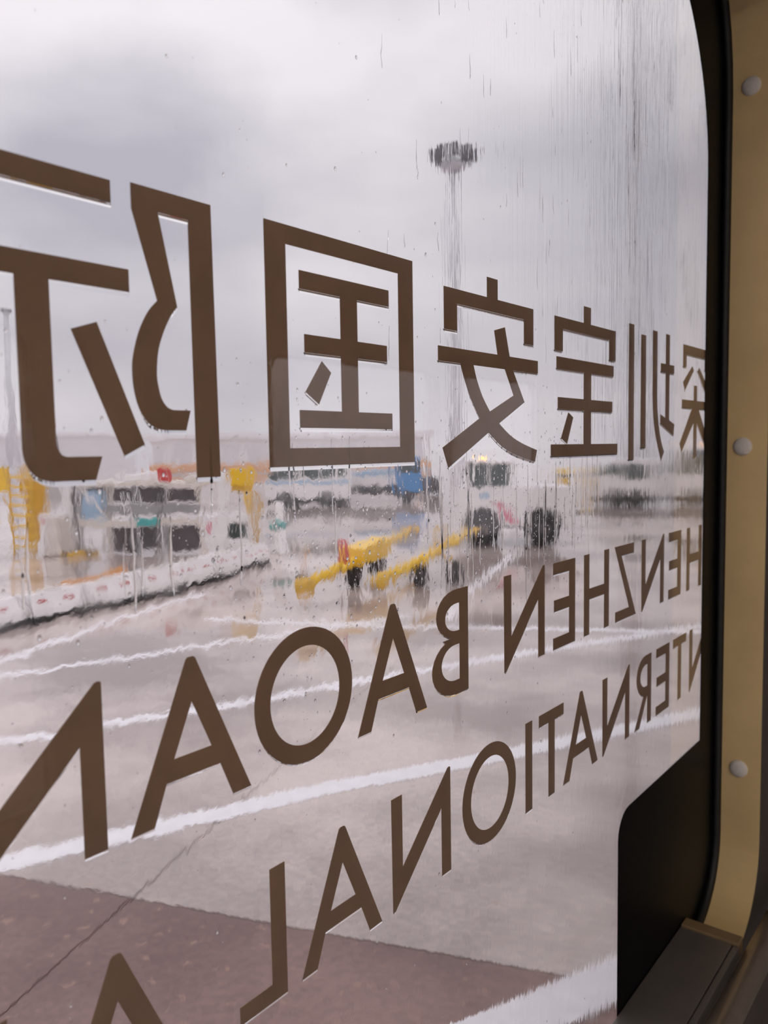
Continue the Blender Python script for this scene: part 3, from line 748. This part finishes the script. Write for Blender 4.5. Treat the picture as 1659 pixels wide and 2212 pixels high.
# slim orange marker pole and white bollard
t = thing('marker_pole', 'slim pale orange marker pole with round top, on the wet concrete', 'pole', (8.99, 8.35, 0))
MB().lathe((0, 0, 0), (0, 0, 1), [(0, .13), (.03, .13), (.05, .05)], 16).build('base', M_GREYD, t)
MB().tube([(0, 0, .04), (0, 0, .46)], .016, 8).build('pole', M_ORANGE, t)
MB().lathe((0, -.02, .50), (0, 1, 0), [(0, .03), (.01, .05), (.03, .05), (.04, .03)], 14).build('disc', M_CREAM, t)
t = thing('white_bollard', 'white bollard with a teal band, beside the end of the barrier row', 'bollard', (11.0, 10.95, 0))
MB().lathe((0, 0, 0), (0, 0, 1), [(0, .16), (.04, .16), (.06, .125), (.95, .115), (1.0, .08)], 20).build('post', M_WHITE, t)
MB().lathe((0, 0, .50), (0, 0, 1), [(0, .128), (.13, .127)], 20).build('band', M_TEAL, t)

# ---- equipment on the left: ladder tower, cabinet, post, platform, cab, lifting post
axL = Vector((.50, -.866, 0))      # runs across the view
def rzL(): return math.atan2(-.866, .50)
t = thing('ladder_tower', 'yellow ladder tower with rungs beside the white cabinet', 'ladder', (8.02, 15.70, 0), rzL())
for x in (0, .46):
    for y in (0, .5): MB().box((x, y, 0), (x + .06, y + .06, 1.78)).build('post', M_YELD, t)
for k in range(8): MB().box((.05, .01, .14 + k * .2), (.47, .05, .19 + k * .2)).build('rung', M_YEL, t)
MB().box((.05, .52, .2), (.47, .54, 1.5)).build('back_panel', M_YELD, t)
MB().box((-.32, .0, 1.25), (.0, .05, 1.75)).build('side_panel', M_YEL, t)
t = thing('white_cabinet', 'white cabinet with a small red mark and yellow kerb', 'cabinet', (8.02, 14.52, 0), rzL())
MB().box((0, 0, .02), (.18, .35, .86), bev=.015).build('door', M_WHITE, t)
MB().box((.19, .03, .02), (.40, .35, .80), bev=.015).build('body', M_CREAM, t)
MB().box((.08, -.006, .66), (.115, .002, .80)).build('red_mark', M_RED, t)
t = thing('yellow_kerb', 'yellow kerb bar in front of the white cabinet', 'kerb', (8.18, 14.1, 0), rzL() + .25)
MB().box((0, 0, 0), (.66, .12, .10), bev=.015).build('bar', M_YELD, t)
MB().box((.05, -.02, 0), (.12, .14, .12)).build('clamp', M_GREYD, t); MB().box((.52, -.02, 0), (.59, .14, .12)).build('clamp', M_GREYD, t)
t = thing('white_post', 'tall white square post between the cabinet and the equipment platform', 'post', (8.66, 14.75, 0), rzL())
MB().box((0, 0, .03), (.20, .2, 1.52), bev=.01).build('shaft', M_WHITE, t)
MB().box((-.05, -.05, 0), (.25, .25, .03)).build('foot_plate', M_GREYM, t)
MB().box((.20, .05, 0), (.23, .17, 1.5)).build('cable_duct', M_GREYD, t)

t = thing('equipment_platform', 'long grey steel equipment platform with cream beams and dark panels', 'platform', (8.75, 14.55, 0), rzL())
for x in (.18, .72, 1.30, 1.92, 2.66): MB().box((x, 0, 0), (x + .07, .07, 1.42)).build('post', M_CREAM if x in (.72, 2.66) else M_GREYM, t)
for x in (.18, 1.30, 2.66): MB().box((x, 1.0, 0), (x + .07, 1.07, 1.42)).build('post', M_GREYM, t)
MB().box((.15, -.04, .56), (2.75, .03, .70), bev=.01).build('beam', M_CREAM, t)
MB().box((.15, -.03, .80), (2.75, .04, .98), bev=.01).build('beam', M_GREYM, t)
MB().box((.15, -.03, 1.34), (2.75, 1.1, 1.42), bev=.01).build('deck', M_CREAM, t)
for x0, x1, z0, z1 in ((.80, 1.28, .04, .52), (1.40, 1.80, .08, .54), (2.0, 2.60, .05, .53), (.80, 1.28, 1.02, 1.30), (1.40, 1.88, 1.0, 1.32), (2.02, 2.62, 1.02, 1.30), (.24, .70, 1.0, 1.32)):
    MB().box((x0, .08, z0), (x1, .12, z1)).build('panel', M_GREYD, t)
MB().box((.30, -.05, .72), (.70, -.02, 1.26)).build('blue_panel', M_LBLUE, t)
MB().prism([[(.28, 1.30), (.36, 1.34), (.72, .82), (.66, .76)]], lambda p: (p[0], -.08, p[1]), lambda p: (p[0], -.055, p[1])).build('diagonal_brace', M_WHITE, t)
MB().box((1.40, -.10, .58), (1.80, -.045, .74), bev=.01).build('teal_box', M_TEAL, t)
MB().tube([(1.84, -.06, 0), (1.84, -.06, 1.0), (1.90, -.06, 1.16), (2.05, -.06, 1.2)], .02, 8).build('hose', M_GREYM, t)
MB().tube([(1.16, -.06, .02), (1.16, -.06, 1.22)], .022, 8).build('standpipe', M_WHITE, t)
MB().box((1.75, .2, 1.42), (1.95, .4, 1.68), bev=.02).build('red_box', M_RED, t)
MB().box((.9, .3, 1.42), (1.5, .8, 1.60), bev=.04).build('cover', M_WHITE, t)
MB().box((2.2, .3, 1.42), (2.6, .8, 1.56), bev=.04).build('cover', M_CREAM, t)

t = thing('operator_cab', 'white open cab frame with small window opening behind the barrier row', 'cab', (9.30, 11.05, 0), rzL() + .2)
MB().box((0, 0, .05), (.34, .5, .86), bev=.03).build('side_panel', M_WHITE, t)
MB().box((.16, .05, .86), (.36, .3, 1.60), bev=.02).build('mast', M_WHITE, t)
for a_, b_ in (((.34, 0, .72), (.80, .08, .88)), ((.34, 0, .26), (.80, .08, .42)), ((.70, 0, .42), (.80, .08, .72))):
    MB().box(a_, b_, bev=.015).build('frame_bar', M_WHITE, t)
MB().box((.34, .3, .42), (.70, .32, .72)).build('window_pane', M_WINDOW, t)
MB().box((.05, -.006, .56), (.10, .004, .76)).build('pink_mark', M_PINK, t)
MB().box((0, .02, 0), (.80, .48, .06)).build('base', M_GREYD, t)
t = thing('lifting_post', 'yellow lifting post topped by a bright yellow box', 'post', (10.40, 11.25, 0), rzL())
MB().box((.02, 0, .02), (.10, .10, 1.34)).build('post', M_YEL, t)
MB().box((.14, .05, .05), (.20, .10, 1.2)).build('guide_rod', M_YELD, t)
MB().box((-.30, -.05, 1.34), (.10, .25, 1.68), bev=.02).build('box', M_YEL, t)
MB().box((-.24, 0, 1.22), (.04, .2, 1.34)).build('bracket', M_YELD, t)
MB().box((-.10, -.1, 0), (.30, .25, .03)).build('foot_plate', M_GREYD, t)

# ---- vehicles further off
def van(label, loc, rz, L, Hh, wd=1.8, stripe=None, blue=False, group=None, hood=.8, beacon=False):
    """side view along local x, front towards -x"""
    t = thing('van', label, 'van', loc, rz, group)
    zb = .34
    pr = [(-L/2, zb), (-L/2, .95), (-L/2 + .12, 1.02), (-L/2 + hood, Hh - .06), (-L/2 + hood + .15, Hh), (L/2 - .06, Hh), (L/2, Hh - .1), (L/2, zb)]
    bd = MB().prism([pr], lambda p: (p[0], 0, p[1]), lambda p: (p[0], wd, p[1])).build('body', M_WHITE, t)
    MB().prism([[(-L/2 + .16, 1.05), (-L/2 + hood - .02, Hh - .14), (-L/2 + hood + .35, Hh - .14), (-L/2 + hood + .35, 1.05)]], lambda p: (p[0], -.008, p[1]), lambda p: (p[0], .004, p[1])).build('front_window', M_WINDOW, bd)
    ws = [(-L/2 + .10, 1.06), (-L/2 + hood - .03, Hh - .12)]
    MB().add([(ws[0][0] - .02, .15, ws[0][1]), (ws[0][0] - .02, wd - .15, ws[0][1]), (ws[1][0] - .02, wd - .2, ws[1][1]), (ws[1][0] - .02, .2, ws[1][1]),
              (ws[0][0] + .02, .15, ws[0][1]), (ws[0][0] + .02, wd - .15, ws[0][1]), (ws[1][0] + .02, wd - .2, ws[1][1]), (ws[1][0] + .02, .2, ws[1][1])],
             [(0, 1, 2, 3), (7, 6, 5, 4), (0, 4, 5, 1), (1, 5, 6, 2), (2, 6, 7, 3), (3, 7, 4, 0)]).build('windscreen', M_WINDOW, bd)
    x = -L/2 + hood + .45
    while x + .7 < L/2 - .1:
        MB().box((x, -.008, Hh - .62), (x + .7, .004, Hh - .16)).build('side_window', M_WINDOW, bd); x += .8
    if stripe: MB().box((-L/2 + .1, -.007, .86), (L/2 - .05, .003, .98)).build('stripe', stripe, bd)
    MB().box((-L/2 + .1, .05, .16), (L/2 - .1, wd - .05, .36)).build('underbody', M_TYRE, t)
    for xx in (-L/2 + .75, L/2 - .75):
        wheel(t, (xx, .10, .33), (0, 1, 0), .33, .2); wheel(t, (xx, wd - .10, .33), (0, 1, 0), .33, .2)
    if beacon: MB().lathe((-L/2 + hood + .6, .4, Hh), (0, 0, 1), [(0, .09), (.08, .09), (.14, .03)], 12).build('beacon', M_AMBER, t)
    return t
rzf = math.atan2(-.80, .60)
van('white van with a pale blue stripe parked beside the blue-cab truck', (20.1, 18.95, 0), rzf, 3.0, 1.72, stripe=M_LBLUE)
t = thing('flatbed_truck', 'white low flatbed truck with a bright blue cab', 'truck', (22.97, 18.94, 0), math.atan2(-.80, .60))
MB().box((-1.5, 0, .62), (1.25, 1.9, 1.02), bev=.04).build('bed', M_WHITE, t)
MB().box((-1.5, -.01, 1.02), (1.2, 1.9, 1.22), bev=.02).build('load_rail', M_LBLUE, t)
MB().prism([[(1.30, .42), (1.30, 1.62), (1.45, 1.72), (2.05, 1.72), (2.25, 1.15), (2.35, 1.05), (2.35, .42)]], lambda p: (p[0], 0, p[1]), lambda p: (p[0], 1.9, p[1])).build('cab', M_BLUE, t)
MB().prism([[(1.42, 1.10), (1.42, 1.58), (2.0, 1.58), (2.15, 1.12)]], lambda p: (p[0], -.01, p[1]), lambda p: (p[0], .004, p[1])).build('cab_window', M_WINDOW, t)
MB().box((-1.4, .1, .30), (2.2, 1.8, .62)).build('chassis', M_TYRE, t)
for xx in (-.85, 1.75):
    wheel(t, (xx, .12, .34), (0, 1, 0), .34, .22); wheel(t, (xx, 1.78, .34), (0, 1, 0), .34, .22)
t = thing('dark_cart', 'small dark grey cart with orange marker behind the blue truck cab', 'cart', (28.3, 19.5, 0), rzf)
MB().box((-.3, 0, .15), (.35, .7, .75), bev=.04).build('body', M_GREYD, t)
MB().tube([(-.5, 0, .0), (-.5, 0, 1.35)], .035, 8).build('marker', M_ORANGE, t)
MB().box((-.5, -.02, 0), (-.2, .04, .2)).build('tow_arm', M_GREYM, t)
for xx in (-.15, .2): wheel(t, (xx, .05, .15), (0, 1, 0), .15, .1)
rzr = math.atan2(-.90, .43)
van('small white van with tinted windows and no beacon beyond the tow tractor', (25.35, 9.65, 0), rzr, 2.2, 1.52, hood=.55, group=None)
van('white van with an amber roof beacon', (26.5, 7.3, 0), rzr, 2.6, 1.95, hood=.6, beacon=True)
for x, y, lab in ((33.5, 15.8, 'short yellow bollard on the tow tractor side of the pair'), (33.9, 14.9, 'short yellow bollard on the white van side of the pair')):
    t = thing('yellow_bollard', lab, 'bollard', (x, y, 0), 0, 'yellow bollards behind the tow tractor')
    MB().lathe((0, 0, 0), (0, 0, 1), [(0, .17), (.95, .17), (1.02, .10)], 16).build('post', M_YEL, t)
    MB().lathe((0, 0, .62), (0, 0, 1), [(0, .178), (.12, .178)], 16).build('band', M_RUBBER, t)

# ---- masts and buildings on the horizon
def mast(label, loc, h, r0, r1, hw, pm=None):
    t = thing('light_mast', label, 'mast', loc, YAW * -1)
    MB().tube([(0, 0, 0), (0, 0, h * .5), (0, 0, h)], [r0, (r0 + r1) / 2, r1], 14).build('pole', pm or M_MAST, t)
    MB().lathe((0, 0, h - hw * .32), (0, 0, 1), [(0, hw * .18), (hw * .1, hw * .30), (hw * .16, hw * .30)], 16).build('ring', M_MAST, t)
    for k in range(8):
        a = 2 * math.pi * k / 8; c = Vector((math.cos(a), math.sin(a), 0)) * hw * .40
        MB().box((c.x - hw * .10, c.y - hw * .10, h - hw * .10), (c.x + hw * .10, c.y + hw * .10, h + hw * .14), bev=hw * .03).build('floodlight', M_HEAD, t)
    MB().box((-r0 * 1.6, -r0 * 1.6, 0), (r0 * 1.6, r0 * 1.6, .3)).build('base', M_PALEG, t)
    return t
mast('tall light mast with a dark ring of floodlights against the sky', (83.9, 54.7, 0), 37.0, .60, .34, 5.4)
mast('thick grey light mast rising beyond the parked white vans', (58.4, 22.3, 0), 46.0, .62, .42, 5.0, M_MAST2)
mast('short light mast next to the striped antenna tower', (52.5, 103.0, 0), 20.5, .5, .3, 1.6)
t = thing('striped_antenna', 'thin red and white striped antenna tower', 'tower', (49.5, 88.0, 0))
for k in range(6):
    MB().tube([(0, 0, 4.2 + k), (0, 0, 5.2 + k)], .28 - .03 * k, 8).build('section', M_RED if k % 2 else M_WHITE, t)
MB().box((-.5, -.5, 0), (.5, .5, 4.2)).build('tower_base', M_GREYD, t)
def building(label, loc, rz, L, hh, dp, m, nwin, band=None):
    t = thing('terminal_building', label, 'building', loc, rz)
    MB().box((0, 0, 0), (L, dp, hh)).build('block', m, t)
    MB().box((-.4, -.6, hh), (L + .4, dp + .4, hh + .5)).build('roof_edge', M_PALE, t)
    w = L / nwin
    for k in range(nwin):
        MB().box((k * w + w * .15, -.12, hh * .35), (k * w + w * .85, .05, hh * .8)).build('window', M_PALEG, t)
    if band: MB().box((0, -.2, .2), (L, .02, .9)).build('band', band, t)
    return t
building('long pale terminal building behind the equipment platform', (44.0, 62.0, 0), math.atan2(-.70, .71), 26, 3.2, 14, M_PALE, 12, M_ORANGE)
building('pale grey hangar far behind the ladder tower', (40.0, 118.0, 0), math.atan2(-.5, .86), 34, 4.6, 20, M_PALEG, 8)

# ---- rain haze over the far apron
m = bpy.data.materials.new('rain_haze'); m.use_nodes = True; t = m.node_tree; t.nodes.clear()
o = N(t, 'ShaderNodeOutputMaterial'); v = N(t, 'ShaderNodeVolumeScatter'); v.inputs['Density'].default_value = .0055; v.inputs['Color'].default_value = (1, .985, .995, 1)
t.links.new(v.outputs[0], o.inputs['Volume'])
hz = MB().box((-150, 24, .02), (150, 150, 16)).build('rain_haze', m, loc=(0, 0, 0), rz=-YAW)
hz['kind'] = 'stuff'; hz['label'] = 'pale rain haze hanging over the far apron'; hz['category'] = 'haze'
